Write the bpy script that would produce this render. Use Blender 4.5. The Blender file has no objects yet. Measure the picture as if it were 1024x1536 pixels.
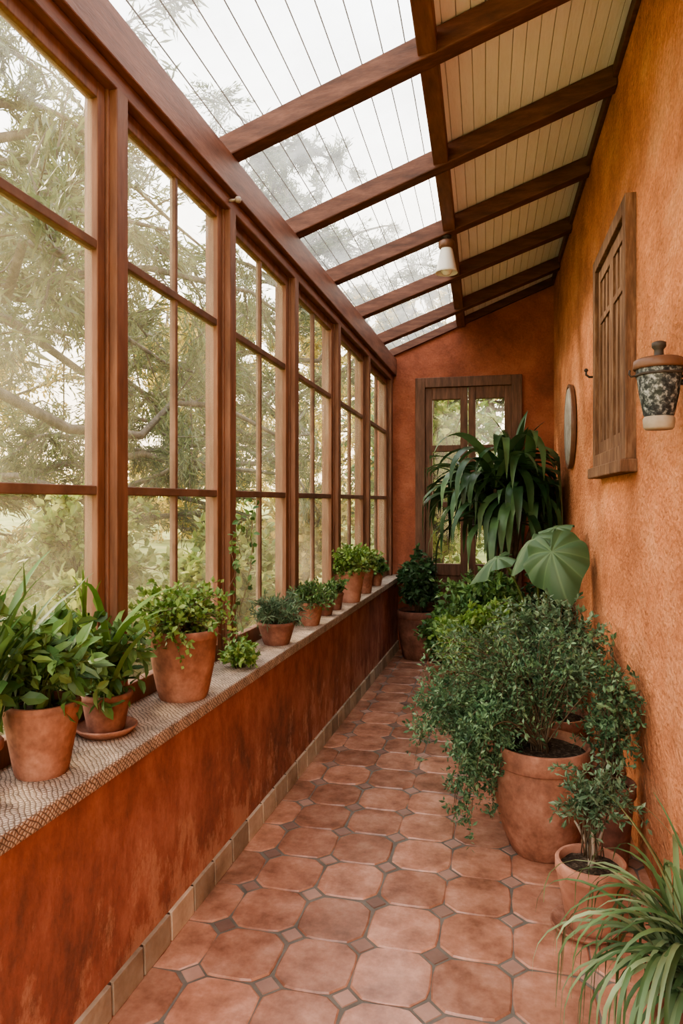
import bpy, math, random
import numpy as np
from mathutils import Vector
random.seed(7); rng=np.random.default_rng(7)
S=bpy.context.scene
COL=S.collection
try:
    S.view_settings.view_transform='AgX'; S.view_settings.look='AgX - Medium High Contrast'
except Exception as e: print(e)

# ---------------------------------------------------------------- materials
def new_mat(name):
    m=bpy.data.materials.new(name); m.use_nodes=True
    nt=m.node_tree; nt.nodes.clear()
    out=nt.nodes.new('ShaderNodeOutputMaterial')
    return m,nt,out
def N(nt,t,**kw):
    n=nt.nodes.new(t)
    for k,v in kw.items(): setattr(n,k,v)
    return n
def ramp(nt,cols,pos=None):
    r=nt.nodes.new('ShaderNodeValToRGB'); e=r.color_ramp.elements
    n=len(cols)
    pos=pos or [i/(n-1) for i in range(n)]
    while len(e)<n: e.new(0.5)
    for i in range(n):
        e[i].position=pos[i]; c=cols[i]; e[i].color=(c[0],c[1],c[2],1)
    return r
def surf(name,cols,scale=5,rough=.8,bump=.3,bscale=30,stretch=(1,1,1),pos=None,detail=6,island=0.0,spec=.3,bdist=.01,fine=0,fscale=70,stain=0,sscale=3):
    m,nt,out=new_mat(name); L=nt.links
    tc=N(nt,'ShaderNodeTexCoord'); mp=N(nt,'ShaderNodeMapping'); mp.inputs['Scale'].default_value=stretch
    L.new(tc.outputs['Object'],mp.inputs['Vector'])
    n1=N(nt,'ShaderNodeTexNoise'); n1.inputs['Scale'].default_value=scale; n1.inputs['Detail'].default_value=detail; n1.inputs['Roughness'].default_value=.65
    L.new(mp.outputs[0],n1.inputs['Vector'])
    r=ramp(nt,cols,pos or ([.3+.4*i/(len(cols)-1) for i in range(len(cols))]))
    L.new(n1.outputs['Fac'],r.inputs['Fac'])
    b=N(nt,'ShaderNodeBsdfPrincipled'); b.inputs['Roughness'].default_value=rough; b.inputs['Specular IOR Level'].default_value=spec
    csock=r.outputs['Color']
    if island>0:
        g=N(nt,'ShaderNodeNewGeometry'); hs=N(nt,'ShaderNodeHueSaturation')
        mr=N(nt,'ShaderNodeMapRange'); mr.inputs['To Min'].default_value=1-island; mr.inputs['To Max'].default_value=1+island
        L.new(g.outputs['Random Per Island'],mr.inputs['Value']); L.new(mr.outputs[0],hs.inputs['Value']); L.new(csock,hs.inputs['Color']); csock=hs.outputs['Color']
    for amt,sc_ in ((fine,fscale),(stain,sscale)):
        if amt>0:
            nf=N(nt,'ShaderNodeTexNoise'); nf.inputs['Scale'].default_value=sc_; nf.inputs['Detail'].default_value=5; nf.inputs['Roughness'].default_value=.7
            L.new(mp.outputs[0],nf.inputs['Vector']); hs=N(nt,'ShaderNodeHueSaturation')
            mr=N(nt,'ShaderNodeMapRange'); mr.inputs['From Min'].default_value=.3; mr.inputs['From Max'].default_value=.7; mr.inputs['To Min'].default_value=1-amt; mr.inputs['To Max'].default_value=1+amt
            L.new(nf.outputs['Fac'],mr.inputs['Value']); L.new(mr.outputs[0],hs.inputs['Value']); L.new(csock,hs.inputs['Color']); csock=hs.outputs['Color']
    L.new(csock,b.inputs['Base Color'])
    n2=N(nt,'ShaderNodeTexNoise'); n2.inputs['Scale'].default_value=bscale; n2.inputs['Detail'].default_value=8
    L.new(mp.outputs[0],n2.inputs['Vector'])
    bp=N(nt,'ShaderNodeBump'); bp.inputs['Strength'].default_value=bump; bp.inputs['Distance'].default_value=bdist
    L.new(n2.outputs['Fac'],bp.inputs['Height']); L.new(bp.outputs[0],b.inputs['Normal'])
    L.new(b.outputs[0],out.inputs['Surface'])
    return m
def leafmat(name,c1,c2,c3=None,rough=.45,trans=.25,spec=.4):
    m,nt,out=new_mat(name); L=nt.links
    g=N(nt,'ShaderNodeNewGeometry')
    cols=[c1,c2] + ([c3] if c3 else [])
    r=ramp(nt,cols); L.new(g.outputs['Random Per Island'],r.inputs['Fac'])
    tc=N(nt,'ShaderNodeTexCoord'); n=N(nt,'ShaderNodeTexNoise'); n.inputs['Scale'].default_value=7
    L.new(tc.outputs['Object'],n.inputs['Vector'])
    mr=N(nt,'ShaderNodeMapRange'); mr.inputs['From Min'].default_value=.3; mr.inputs['From Max'].default_value=.7; mr.inputs['To Min'].default_value=.65; mr.inputs['To Max'].default_value=1.35
    L.new(n.outputs['Fac'],mr.inputs['Value'])
    hs=N(nt,'ShaderNodeHueSaturation'); L.new(r.outputs[0],hs.inputs['Color']); L.new(mr.outputs[0],hs.inputs['Value'])
    b=N(nt,'ShaderNodeBsdfPrincipled'); b.inputs['Roughness'].default_value=rough; b.inputs['Specular IOR Level'].default_value=spec
    t=N(nt,'ShaderNodeBsdfTranslucent'); mx=N(nt,'ShaderNodeMixShader'); mx.inputs[0].default_value=trans
    L.new(hs.outputs[0],b.inputs['Base Color']); L.new(hs.outputs[0],t.inputs['Color'])
    L.new(b.outputs[0],mx.inputs[1]); L.new(t.outputs[0],mx.inputs[2]); L.new(mx.outputs[0],out.inputs['Surface'])
    return m
def glassmat(name,lo,hi,scale=3,tint=(1,1,1),gl=.05,dc=(.64,.57,.44),tc_=(.78,.68,.50)):
    m,nt,out=new_mat(name); L=nt.links
    tc=N(nt,'ShaderNodeTexCoord'); n=N(nt,'ShaderNodeTexNoise'); n.inputs['Scale'].default_value=scale; n.inputs['Detail'].default_value=7; n.inputs['Roughness'].default_value=.7
    L.new(tc.outputs['Object'],n.inputs['Vector'])
    mr=N(nt,'ShaderNodeMapRange'); mr.inputs['From Min'].default_value=.38; mr.inputs['From Max'].default_value=.72; mr.inputs['To Min'].default_value=lo; mr.inputs['To Max'].default_value=hi
    L.new(n.outputs['Fac'],mr.inputs['Value'])
    tr=N(nt,'ShaderNodeBsdfTransparent'); tr.inputs[0].default_value=(*tint,1)
    df=N(nt,'ShaderNodeBsdfDiffuse'); df.inputs[0].default_value=(*dc,1)
    tl=N(nt,'ShaderNodeBsdfTranslucent'); tl.inputs[0].default_value=(*tc_,1)
    a=N(nt,'ShaderNodeMixShader'); a.inputs[0].default_value=.7; L.new(df.outputs[0],a.inputs[1]); L.new(tl.outputs[0],a.inputs[2])
    b=N(nt,'ShaderNodeMixShader'); L.new(mr.outputs[0],b.inputs[0]); L.new(tr.outputs[0],b.inputs[1]); L.new(a.outputs[0],b.inputs[2])
    g=N(nt,'ShaderNodeBsdfGlossy'); g.inputs['Roughness'].default_value=.05
    c=N(nt,'ShaderNodeMixShader'); c.inputs[0].default_value=gl; L.new(b.outputs[0],c.inputs[1]); L.new(g.outputs[0],c.inputs[2])
    L.new(c.outputs[0],out.inputs['Surface'])
    return m

M={}
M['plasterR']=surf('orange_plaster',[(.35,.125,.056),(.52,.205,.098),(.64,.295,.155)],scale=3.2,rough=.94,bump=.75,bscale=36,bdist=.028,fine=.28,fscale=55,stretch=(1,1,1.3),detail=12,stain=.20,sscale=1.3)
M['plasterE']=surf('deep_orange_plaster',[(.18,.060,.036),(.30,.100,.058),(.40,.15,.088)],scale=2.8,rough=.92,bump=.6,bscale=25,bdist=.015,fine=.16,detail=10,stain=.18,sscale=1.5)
M['wood']=surf('redbrown_wood',[(.11,.047,.029),(.17,.072,.044),(.23,.104,.064)],scale=5,rough=.55,bump=.25,bscale=30,stretch=(6,1,6),bdist=.003)
M['woodV']=surf('redbrown_post_wood',[(.115,.051,.030),(.175,.080,.046),(.24,.115,.068)],scale=5,rough=.55,bump=.25,bscale=30,stretch=(6,6,.8),bdist=.003)
M['bar']=surf('dark_glazing_bar',[(.09,.047,.030),(.15,.08,.05),(.22,.125,.082)],scale=6,rough=.6,bump=.2)
M['rafter']=surf('dark_rafter_wood',[(.065,.029,.020),(.11,.046,.030),(.17,.076,.050)],scale=5,rough=.6,bump=.25,bscale=30,stretch=(1,6,6),bdist=.003)
M['doorwood']=surf('dark_door_wood',[(.075,.036,.023),(.125,.060,.037),(.19,.094,.060)],scale=6,rough=.55,bump=.3,stretch=(6,6,.8),bdist=.004)
M['shutter']=surf('weathered_brown_wood',[(.085,.042,.026),(.165,.084,.050),(.29,.17,.108)],scale=7,rough=.75,bump=.6,stretch=(5,5,.8),bdist=.005)
M['board']=surf('cream_board',[(.88,.87,.83),(.93,.925,.90),(.95,.945,.93)],scale=4,rough=.7,bump=.15,stretch=(4,.7,1),island=.02)
M['groove']=surf('board_groove',[(.50,.44,.37),(.56,.50,.42)],rough=.9)
M['rib']=surf('roof_rib',[(.16,.16,.155),(.24,.24,.23)],rough=.7)
M['tile']=surf('terracotta_tile',[(.25,.118,.077),(.40,.195,.128),(.52,.29,.205)],scale=8,rough=.27,bump=.28,bscale=16,island=.20,spec=.6,bdist=.004,fine=.09,fscale=40,detail=12,stain=.13,sscale=4)
M['inset']=surf('small_inset_tile',[(.24,.14,.11),(.38,.235,.18)],scale=6,rough=.45,bump=.2,island=.4)
M['grout']=surf('grout',[(.13,.115,.095),(.21,.185,.155)],scale=12,rough=.95,bump=.4,bscale=60)
M['basetile']=surf('cream_base_tile',[(.28,.21,.15),(.43,.35,.26),(.54,.47,.37)],scale=8,rough=.7,bump=.3,island=.28)
M['joint']=surf('dark_joint',[(.06,.04,.03),(.10,.07,.05)],rough=.95)
M['clay']=surf('terracotta',[(.18,.078,.050),(.29,.13,.083),(.39,.205,.145)],scale=9,rough=.8,bump=.3,bscale=25,bdist=.003,fine=.10,detail=10,stain=.16,sscale=9)
M['clayD']=surf('dark_terracotta',[(.13,.058,.041),(.20,.088,.060),(.29,.14,.098)],scale=9,rough=.8,bump=.3,bscale=25,bdist=.003,fine=.08,detail=10,stain=.18,sscale=9)
M['clayP']=surf('pale_terracotta',[(.28,.125,.082),(.37,.175,.118),(.46,.245,.175)],scale=9,rough=.75,bump=.2,bscale=25,bdist=.003,detail=10,stain=.12,sscale=9)
M['soil']=surf('potting_soil',[(.02,.013,.008),(.06,.04,.025),(.22,.18,.14)],scale=60,rough=1,bump=1,bscale=90,pos=[.35,.55,.75])
M['stem']=surf('brown_stem',[(.07,.045,.026),(.12,.08,.048),(.18,.13,.085)],scale=20,rough=.8)
M['gstem']=surf('green_stem',[(.08,.12,.03),(.14,.18,.05)],scale=20,rough=.6)
M['bark']=surf('grey_bark',[(.045,.036,.028),(.09,.074,.058),(.15,.128,.10)],scale=8,rough=.95,bump=.8,stretch=(3,3,.6))
M['white']=surf('white_enamel',[(.72,.70,.66),(.8,.78,.74)],rough=.35,bump=.05)
M['cap']=surf('brown_cap',[(.06,.035,.025),(.11,.062,.044)],rough=.5)
M['lampcap']=surf('copper_brown_cap',[(.12,.06,.038),(.20,.105,.07)],rough=.4)
M['iron']=surf('dark_iron',[(.03,.025,.022),(.07,.055,.045)],scale=20,rough=.5)
M['bulb']=surf('frosted_bulb',[(.85,.83,.78),(.9,.88,.84)],rough=.2,bump=0)
M['speck']=surf('speckled_glaze',[(.02,.024,.028),(.05,.06,.068),(.40,.42,.42)],scale=75,rough=.3,bump=.2,pos=[.4,.50,.66],detail=9)
M['greywood']=surf('pale_grey_wood',[(.25,.20,.16),(.42,.36,.29)],scale=10,rough=.8,bump=.3)
M['plaque']=surf('grey_stone_plaque',[(.17,.15,.135),(.32,.295,.27),(.48,.455,.42)],scale=12,rough=.7,bump=.9,bscale=15,bdist=.01)
M['grass']=surf('garden_ground',[(.10,.14,.03),(.22,.25,.07),(.40,.36,.14)],scale=1.2,rough=1,bump=.5,bscale=8)
M['glass']=glassmat('dusty_window_glass',.05,.30,scale=2.0)
M['roofglass']=glassmat('corrugated_roof_sheet',.16,.60,scale=1.5,gl=.03,dc=(.50,.49,.46),tc_=(.66,.65,.62),tint=(.95,.96,.96))
M['doorglass']=glassmat('door_glass',.02,.08)
def sillmat():
    m,nt,out=new_mat('patterned_stone_sill'); L=nt.links
    tc=N(nt,'ShaderNodeTexCoord'); b=N(nt,'ShaderNodeBsdfPrincipled'); b.inputs['Roughness'].default_value=.65
    sx=N(nt,'ShaderNodeSeparateXYZ'); L.new(tc.outputs['Object'],sx.inputs[0])
    ax=N(nt,'ShaderNodeMath',operation='SUBTRACT'); L.new(sx.outputs['X'],ax.inputs[0]); L.new(sx.outputs['Z'],ax.inputs[1])
    cb=N(nt,'ShaderNodeCombineXYZ'); L.new(ax.outputs[0],cb.inputs[0]); L.new(sx.outputs['Y'],cb.inputs[1])
    nz=N(nt,'ShaderNodeTexNoise'); nz.inputs['Scale'].default_value=18; nz.inputs['Detail'].default_value=3; L.new(cb.outputs[0],nz.inputs['Vector'])
    vm=N(nt,'ShaderNodeVectorMath',operation='MULTIPLY_ADD'); vm.inputs[1].default_value=(.024,.024,0); L.new(nz.outputs['Color'],vm.inputs[0]); L.new(cb.outputs[0],vm.inputs[2])
    facs=[]
    for rot in (.75,-.75):
        mp=N(nt,'ShaderNodeMapping'); mp.inputs['Rotation'].default_value=(0,0,rot)
        L.new(vm.outputs[0],mp.inputs['Vector'])
        w=N(nt,'ShaderNodeTexWave'); w.inputs['Scale'].default_value=30; w.inputs['Distortion'].default_value=.6; w.inputs['Detail'].default_value=3
        L.new(mp.outputs[0],w.inputs['Vector']); facs.append(w)
    mn=N(nt,'ShaderNodeMath',operation='MINIMUM'); L.new(facs[0].outputs['Fac'],mn.inputs[0]); L.new(facs[1].outputs['Fac'],mn.inputs[1])
    r=ramp(nt,[(.10,.066,.046),(.31,.225,.165),(.48,.38,.295)],[0.0,.13,.5]); L.new(mn.outputs[0],r.inputs[0])
    n=N(nt,'ShaderNodeTexNoise'); n.inputs['Scale'].default_value=16; n.inputs['Detail'].default_value=9; n.inputs['Roughness'].default_value=.8; L.new(cb.outputs[0],n.inputs['Vector'])
    hs=N(nt,'ShaderNodeHueSaturation'); mr=N(nt,'ShaderNodeMapRange'); mr.inputs['From Min'].default_value=.3; mr.inputs['From Max'].default_value=.7; mr.inputs['To Min'].default_value=.4; mr.inputs['To Max'].default_value=1.65
    L.new(n.outputs['Fac'],mr.inputs['Value']); L.new(mr.outputs[0],hs.inputs['Value']); L.new(r.outputs[0],hs.inputs['Color'])
    L.new(hs.outputs[0],b.inputs['Base Color'])
    bp=N(nt,'ShaderNodeBump'); bp.inputs['Strength'].default_value=.5; bp.inputs['Distance'].default_value=.003
    L.new(mn.outputs[0],bp.inputs['Height']); L.new(bp.outputs[0],b.inputs['Normal'])
    L.new(b.outputs[0],out.inputs['Surface']); return m
M['sill']=sillmat()
def lowwall():
    m,nt,out=new_mat('red_plaster_scuffed'); L=nt.links
    tc=N(nt,'ShaderNodeTexCoord'); b=N(nt,'ShaderNodeBsdfPrincipled'); b.inputs['Roughness'].default_value=.88
    mp=N(nt,'ShaderNodeMapping'); mp.inputs['Scale'].default_value=(1,1.5,1); L.new(tc.outputs['Object'],mp.inputs['Vector'])
    n=N(nt,'ShaderNodeTexNoise'); n.inputs['Scale'].default_value=3.6; n.inputs['Detail'].default_value=12; n.inputs['Roughness'].default_value=.70
    L.new(mp.outputs[0],n.inputs['Vector'])
    r=ramp(nt,[(.155,.064,.046),(.31,.112,.073),(.44,.19,.13)],[.34,.5,.66]); L.new(n.outputs[0],r.inputs[0])
    sx=N(nt,'ShaderNodeSeparateXYZ'); L.new(tc.outputs['Object'],sx.inputs[0])
    mr=N(nt,'ShaderNodeMapRange'); mr.inputs['From Min'].default_value=.0; mr.inputs['From Max'].default_value=.40; mr.inputs['To Min'].default_value=.15; mr.inputs['To Max'].default_value=-.02
    L.new(sx.outputs['Z'],mr.inputs['Value'])
    mp2=N(nt,'ShaderNodeMapping'); mp2.inputs['Scale'].default_value=(1,1.8,1); L.new(tc.outputs['Object'],mp2.inputs['Vector'])
    n2=N(nt,'ShaderNodeTexNoise'); n2.inputs['Scale'].default_value=5; n2.inputs['Detail'].default_value=12; n2.inputs['Roughness'].default_value=.74
    L.new(mp2.outputs[0],n2.inputs['Vector'])
    ad=N(nt,'ShaderNodeMath',operation='ADD'); L.new(n2.outputs[0],ad.inputs[0]); L.new(mr.outputs[0],ad.inputs[1])
    r2=ramp(nt,[(0,0,0),(1,1,1)],[.57,.66]); L.new(ad.outputs[0],r2.inputs[0])
    mx=N(nt,'ShaderNodeMixRGB'); mx.inputs[2].default_value=(.60,.34,.23,1); L.new(r.outputs[0],mx.inputs[1])
    ml=N(nt,'ShaderNodeMath',operation='MULTIPLY'); ml.inputs[1].default_value=.55; L.new(r2.outputs[0],ml.inputs[0]); L.new(ml.outputs[0],mx.inputs[0])
    L.new(mx.outputs[0],b.inputs['Base Color'])
    bp=N(nt,'ShaderNodeBump'); bp.inputs['Strength'].default_value=.45; bp.inputs['Distance'].default_value=.008
    n3=N(nt,'ShaderNodeTexNoise'); n3.inputs['Scale'].default_value=30; n3.inputs['Detail'].default_value=8; L.new(mp.outputs[0],n3.inputs['Vector'])
    L.new(n3.outputs[0],bp.inputs['Height']); L.new(bp.outputs[0],b.inputs['Normal'])
    L.new(b.outputs[0],out.inputs['Surface']); return m
M['lowwall']=lowwall()
M['lf_bright']=leafmat('bright_leaf',(.08,.17,.032),(.17,.285,.068),(.30,.40,.13))
M['lf_mid']=leafmat('mid_green_leaf',(.045,.115,.033),(.10,.19,.055),(.18,.29,.095))
M['lf_dark']=leafmat('dark_leaf',(.025,.065,.025),(.055,.115,.045),(.10,.18,.08))
M['lf_grey']=leafmat('grey_green_leaf',(.055,.115,.056),(.11,.185,.10),(.22,.31,.20))
M['lf_shrub']=leafmat('shrub_leaf',(.038,.093,.043),(.092,.178,.085),(.22,.345,.19))
M['lf_strap']=leafmat('dark_strap_leaf',(.024,.062,.024),(.05,.11,.042),(.095,.17,.07),rough=.35,trans=.14)
M['lf_grassy']=leafmat('grassy_leaf',(.045,.09,.032),(.09,.155,.06),(.24,.30,.16),trans=.15)
M['lf_tree']=leafmat('tree_foliage',(.036,.058,.024),(.085,.115,.044),(.17,.19,.08),trans=.45)
M['lf_treey']=leafmat('sun_glow_tinted_foliage',(.19,.19,.045),(.40,.33,.09),(.64,.46,.15),trans=.55)  # low golden sun glow is coloured into these leaves
M['lf_hedge']=leafmat('hedge_foliage',(.11,.17,.045),(.24,.29,.08),(.42,.42,.14),trans=.5)  # hedge green pushed towards gold, sun glow put into the leaf colour
def bigleafmat():
    m,nt,out=new_mat('broad_veined_leaf'); L=nt.links
    at=N(nt,'ShaderNodeAttribute'); at.attribute_name='vein'
    r=ramp(nt,[(.13,.22,.10),(.078,.150,.066),(.060,.125,.053)],[0,.16,1]); L.new(at.outputs['Fac'],r.inputs[0])
    b=N(nt,'ShaderNodeBsdfPrincipled'); b.inputs['Roughness'].default_value=.5
    L.new(r.outputs[0],b.inputs['Base Color'])
    t=N(nt,'ShaderNodeBsdfTranslucent'); L.new(r.outputs[0],t.inputs['Color'])
    mx=N(nt,'ShaderNodeMixShader'); mx.inputs[0].default_value=.2; L.new(b.outputs[0],mx.inputs[1]); L.new(t.outputs[0],mx.inputs[2]); L.new(mx.outputs[0],out.inputs['Surface'])
    return m
M['lf_big']=bigleafmat()

# ---------------------------------------------------------------- mesh helpers
class MB:
    def __init__(s): s.v=[]; s.f=[]; s.m=[]; s.n=0
    def add(s,V,F,mi=0):
        o=s.n; V=[tuple(map(float,p)) for p in V]
        s.v+=V; s.n+=len(V)
        for f in F: s.f.append(tuple(o+i for i in f)); s.m.append(mi)
    def hexa(s,P,mi=0):
        s.add(P,[(3,2,1,0),(4,5,6,7),(0,1,5,4),(1,2,6,5),(2,3,7,6),(3,0,4,7)],mi)
    def box(s,a,b,mi=0):
        x0,y0,z0=a; x1,y1,z1=b
        s.hexa([(x0,y0,z0),(x1,y0,z0),(x1,y1,z0),(x0,y1,z0),(x0,y0,z1),(x1,y0,z1),(x1,y1,z1),(x0,y1,z1)],mi)
    def tube(s,pts,rad,k=6,mi=0,cap=True):
        pts=[Vector(p) for p in pts]; n=len(pts)
        if not hasattr(rad,'__len__'): rad=[rad]*n
        V=[];F=[]
        ref=Vector((0,0,1))
        prev=None
        for i in range(n):
            t=(pts[min(i+1,n-1)]-pts[max(i-1,0)])
            if t.length<1e-9: t=Vector((0,0,1))
            t.normalize()
            if prev is None:
                a=t.cross(ref)
                if a.length<.1: a=t.cross(Vector((1,0,0)))
            else:
                a=prev-t*prev.dot(t)
                if a.length<1e-6: a=t.cross(ref)
            a.normalize(); prev=a; b=t.cross(a)
            for j in range(k):
                an=2*math.pi*j/k
                V.append(pts[i]+(a*math.cos(an)+b*math.sin(an))*rad[i])
        for i in range(n-1):
            for j in range(k):
                F.append((i*k+j,i*k+(j+1)%k,(i+1)*k+(j+1)%k,(i+1)*k+j))
        if cap:
            F.append(tuple(range(k-1,-1,-1))); F.append(tuple((n-1)*k+j for j in range(k)))
        s.add(V,F,mi)
    def lathe(s,prof,k=40,c=(0,0,0),mi=0,wob=0):
        V=[];F=[]; n=len(prof)
        for r,z in prof:
            for j in range(k):
                a=2*math.pi*j/k; rr=r*(1+wob*math.sin(3*a+z*20))
                V.append((c[0]+rr*math.cos(a),c[1]+rr*math.sin(a),c[2]+z))
        for i in range(n-1):
            for j in range(k):
                F.append((i*k+j,i*k+(j+1)%k,(i+1)*k+(j+1)%k,(i+1)*k+j))
        s.add(V,F,mi)
    def obj(s,name,mats,smooth=False,bevel=0,parent=None,loc=None):
        me=bpy.data.meshes.new(name); me.from_pydata(s.v,[],s.f)
        for m in (mats if isinstance(mats,(list,tuple)) else [mats]): me.materials.append(m)
        me.polygons.foreach_set('material_index',s.m)
        if smooth: me.polygons.foreach_set('use_smooth',[True]*len(s.f))
        me.update()
        o=bpy.data.objects.new(name,me); COL.objects.link(o)
        if bevel:
            b=o.modifiers.new('b','BEVEL'); b.width=bevel; b.segments=2; b.limit_method='ANGLE'; b.angle_limit=math.radians(40)
        if parent: o.parent=parent
        if loc: o.location=loc
        return o
def tag(o,label=None,cat=None,group=None,kind=None):
    if label: o['label']=label
    if cat: o['category']=cat
    if group: o['group']=group
    if kind: o['kind']=kind
    return o
def struct(o,label=None,cat=None): return tag(o,label,cat,None,'structure')
def empty(name,loc):
    e=bpy.data.objects.new(name,None); e.empty_display_size=.05; COL.objects.link(e); e.location=loc; return e

# ---------------------------------------------------------------- room layout functions (slightly tapering veranda)
YE=6.1; YN=-1.2
xL=lambda y:-.915-(YE-y)*.013
xG=lambda y:-1.0-(YE-y)*.04
xR=lambda y:.40+(YE-y)*.024
zE=lambda y:2.545+(YE-y)*.042
zT=lambda y:zE(y)-.20
zB=lambda y:1.89+(YE-y)*.037
xP=lambda y:-.27-(y-2.5)*.027
ZR=3.08
def R(x,y,off=0):
    x0=xG(y)+.05; x1=xR(y)
    return zE(y)+(x-x0)/(x1-x0)*(ZR-zE(y))+off

# floor
mb=MB()
mb.box((-1.3,YN,-.06),(.75,YE+.1,-.004),0)
px_,py_=.215,.225; cx0,cy0=-.515,1.90
def tilepoly(cx,cy,hx,hy,c,bulge=.004):
    P=[(-hx+c,-hy),(hx-c,-hy),(hx,-hy+c),(hx,hy-c),(hx-c,hy),(-hx+c,hy),(-hx,hy-c),(-hx,-hy+c)]
    out=[]
    for i in range(8):
        a=np.array(P[i]); b=np.array(P[(i+1)%8])
        mid=(a+b)/2
        nrm=mid/np.linalg.norm(mid)
        out.append(tuple(a*(0.985+rng.normal(0,.006)))); 
        if i%2==0:
            for t in (.25,.5,.75):
                p=a+(b-a)*t+nrm*(bulge*(1-(2*t-1)**2)*.6+rng.normal(0,.0007))
                out.append(tuple(p))
    return [(cx+p[0],cy+p[1]) for p in out]
def addtile(mb,poly,cx,cy,top,mi):
    n=len(poly); tx,ty=rng.normal(0,.007,2)
    V=[(x,y,-.01) for x,y in poly]+[(x,y,top-.003) for x,y in poly]+[(cx+(x-cx)*.96,cy+(y-cy)*.96,top+(x-cx)*tx+(y-cy)*ty) for x,y in poly]
    F=[]
    for i in range(n):
        j=(i+1)%n
        F.append((i,j,n+j,n+i)); F.append((n+i,n+j,2*n+j,2*n+i))
    F.append(tuple(2*n+i for i in range(n)))
    mb.add(V,F,mi)
for i in range(-4,6):
    for j in range(-14,20):
        cx=cx0+i*px_; cy=cy0+j*py_
        if cy>YE+.1 or cy<YN+.1 or cx>.66: continue
        jx,jy=rng.normal(0,.0017,2)
        addtile(mb,tilepoly(cx+jx,cy+jy,px_/2-.004,py_/2-.004,.039),cx+jx,cy+jy,rng.normal(.0,.0006),1)
        dx,dy=cx+px_/2,cy+py_/2; r=.0345+rng.normal(0,.0015)
        addtile(mb,[(dx-r,dy),(dx,dy-r),(dx+r,dy),(dx,dy+r)],dx,dy,-.001+rng.normal(0,.0006),2)
struct(mb.obj('floor',[M['grout'],M['tile'],M['inset']],smooth=False),'octagonal terracotta tile floor with small diamond insets','floor')

def strip(mb,fa,fb,z0,z1,y0=YN,y1=YE,n=1,mi=0):
    for i in range(n):
        a=y0+(y1-y0)*i/n; b=y0+(y1-y0)*(i+1)/n
        z0f=z0 if callable(z0) else (lambda y:z0); z1f=z1 if callable(z1) else (lambda y:z1)
        mb.hexa([(fa(a),a,z0f(a)),(fb(a),a,z0f(a)),(fb(b),b,z0f(b)),(fa(b),b,z0f(b)),(fa(a),a,z1f(a)),(fb(a),a,z1f(a)),(fb(b),b,z1f(b)),(fa(b),b,z1f(b))],mi)
mb=MB(); strip(mb,lambda y:xG(y)-.09,xL,0,.615)
struct(mb.obj('wall_left',M['lowwall']),'low red-orange plastered wall under the windows','wall')
mb=MB(); strip(mb,lambda y:xG(y)-.12,lambda y:xL(y)+.04,.618,.66)
struct(mb.obj('trim_1',M['sill'],bevel=.006),'patterned pale stone window sill ledge','window sill')
mb=MB(); y=YN
strip(mb,lambda y:xL(y)-.002,lambda y:xL(y)+.005,0,.084,mi=1)
while y<YE-.16:
    y2=y+.155
    mb.hexa([(xL(y)-.002,y,0),(xL(y)+.014,y,0),(xL(y2)+.014,y2-.010,0),(xL(y2)-.002,y2-.010,0),(xL(y)-.002,y,.085),(xL(y)+.012,y,.085),(xL(y2)+.012,y2-.010,.085),(xL(y2)-.002,y2-.010,.085)],0)
    y=y2
struct(mb.obj('baseboard_left',[M['basetile'],M['joint']],bevel=.002),'row of cream stone base tiles','baseboard')
mb=MB(); strip(mb,xR,lambda y:xR(y)+.15,0,ZR+.2)
struct(mb.obj('wall_right',M['plasterR']),'rough bright orange stucco wall','wall')
DX0,DX1,DZ=-.758,.142,2.37
mb=MB()
def prism(poly,y0,y1,mi=0):
    n=len(poly); V=[(x,y0,z) for x,z in poly]+[(x,y1,z) for x,z in poly]
    F=[tuple(range(n)),tuple(n+i for i in range(n-1,-1,-1))]+[(i,n+i,n+(i+1)%n,(i+1)%n) for i in range(n)]
    mb.add(V,F,mi)
rt=lambda x:R(x,YE,.10)
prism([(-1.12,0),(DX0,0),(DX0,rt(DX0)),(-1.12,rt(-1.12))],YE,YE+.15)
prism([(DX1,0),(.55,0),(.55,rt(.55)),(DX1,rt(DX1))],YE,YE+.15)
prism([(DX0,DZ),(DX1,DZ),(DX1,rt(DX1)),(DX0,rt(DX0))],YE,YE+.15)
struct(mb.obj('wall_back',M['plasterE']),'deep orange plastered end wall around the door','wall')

# windows on the left
posts=[-.50,.30,1.10,1.90,2.70,3.50,4.33,5.17,6.02]
def boxG(mb,y0,y1,zf0,zf1,o0,o1,mi=0):
    z0=zf0 if callable(zf0) else (lambda y:zf0); z1=zf1 if callable(zf1) else (lambda y:zf1)
    mb.hexa([(xG(y0)+o0,y0,z0(y0)),(xG(y0)+o1,y0,z0(y0)),(xG(y1)+o1,y1,z0(y1)),(xG(y1)+o0,y1,z0(y1)),
             (xG(y0)+o0,y0,z1(y0)),(xG(y0)+o1,y0,z1(y0)),(xG(y1)+o1,y1,z1(y1)),(xG(y1)+o0,y1,z1(y1))],mi)
tn=2
for k,yp in enumerate(posts):
    mb=MB(); boxG(mb,yp-.030,yp+.030,.66,lambda y:zT(y)+.01,-.06,.05)
    boxG(mb,yp-.038,yp+.038,.66,lambda y:zT(y)+.01,-.05,.026)
    struct(mb.obj('trim_%d'%tn,M['woodV'],bevel=.004),'red-brown timber post between windows','post'); tn+=1
wn=1
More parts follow.
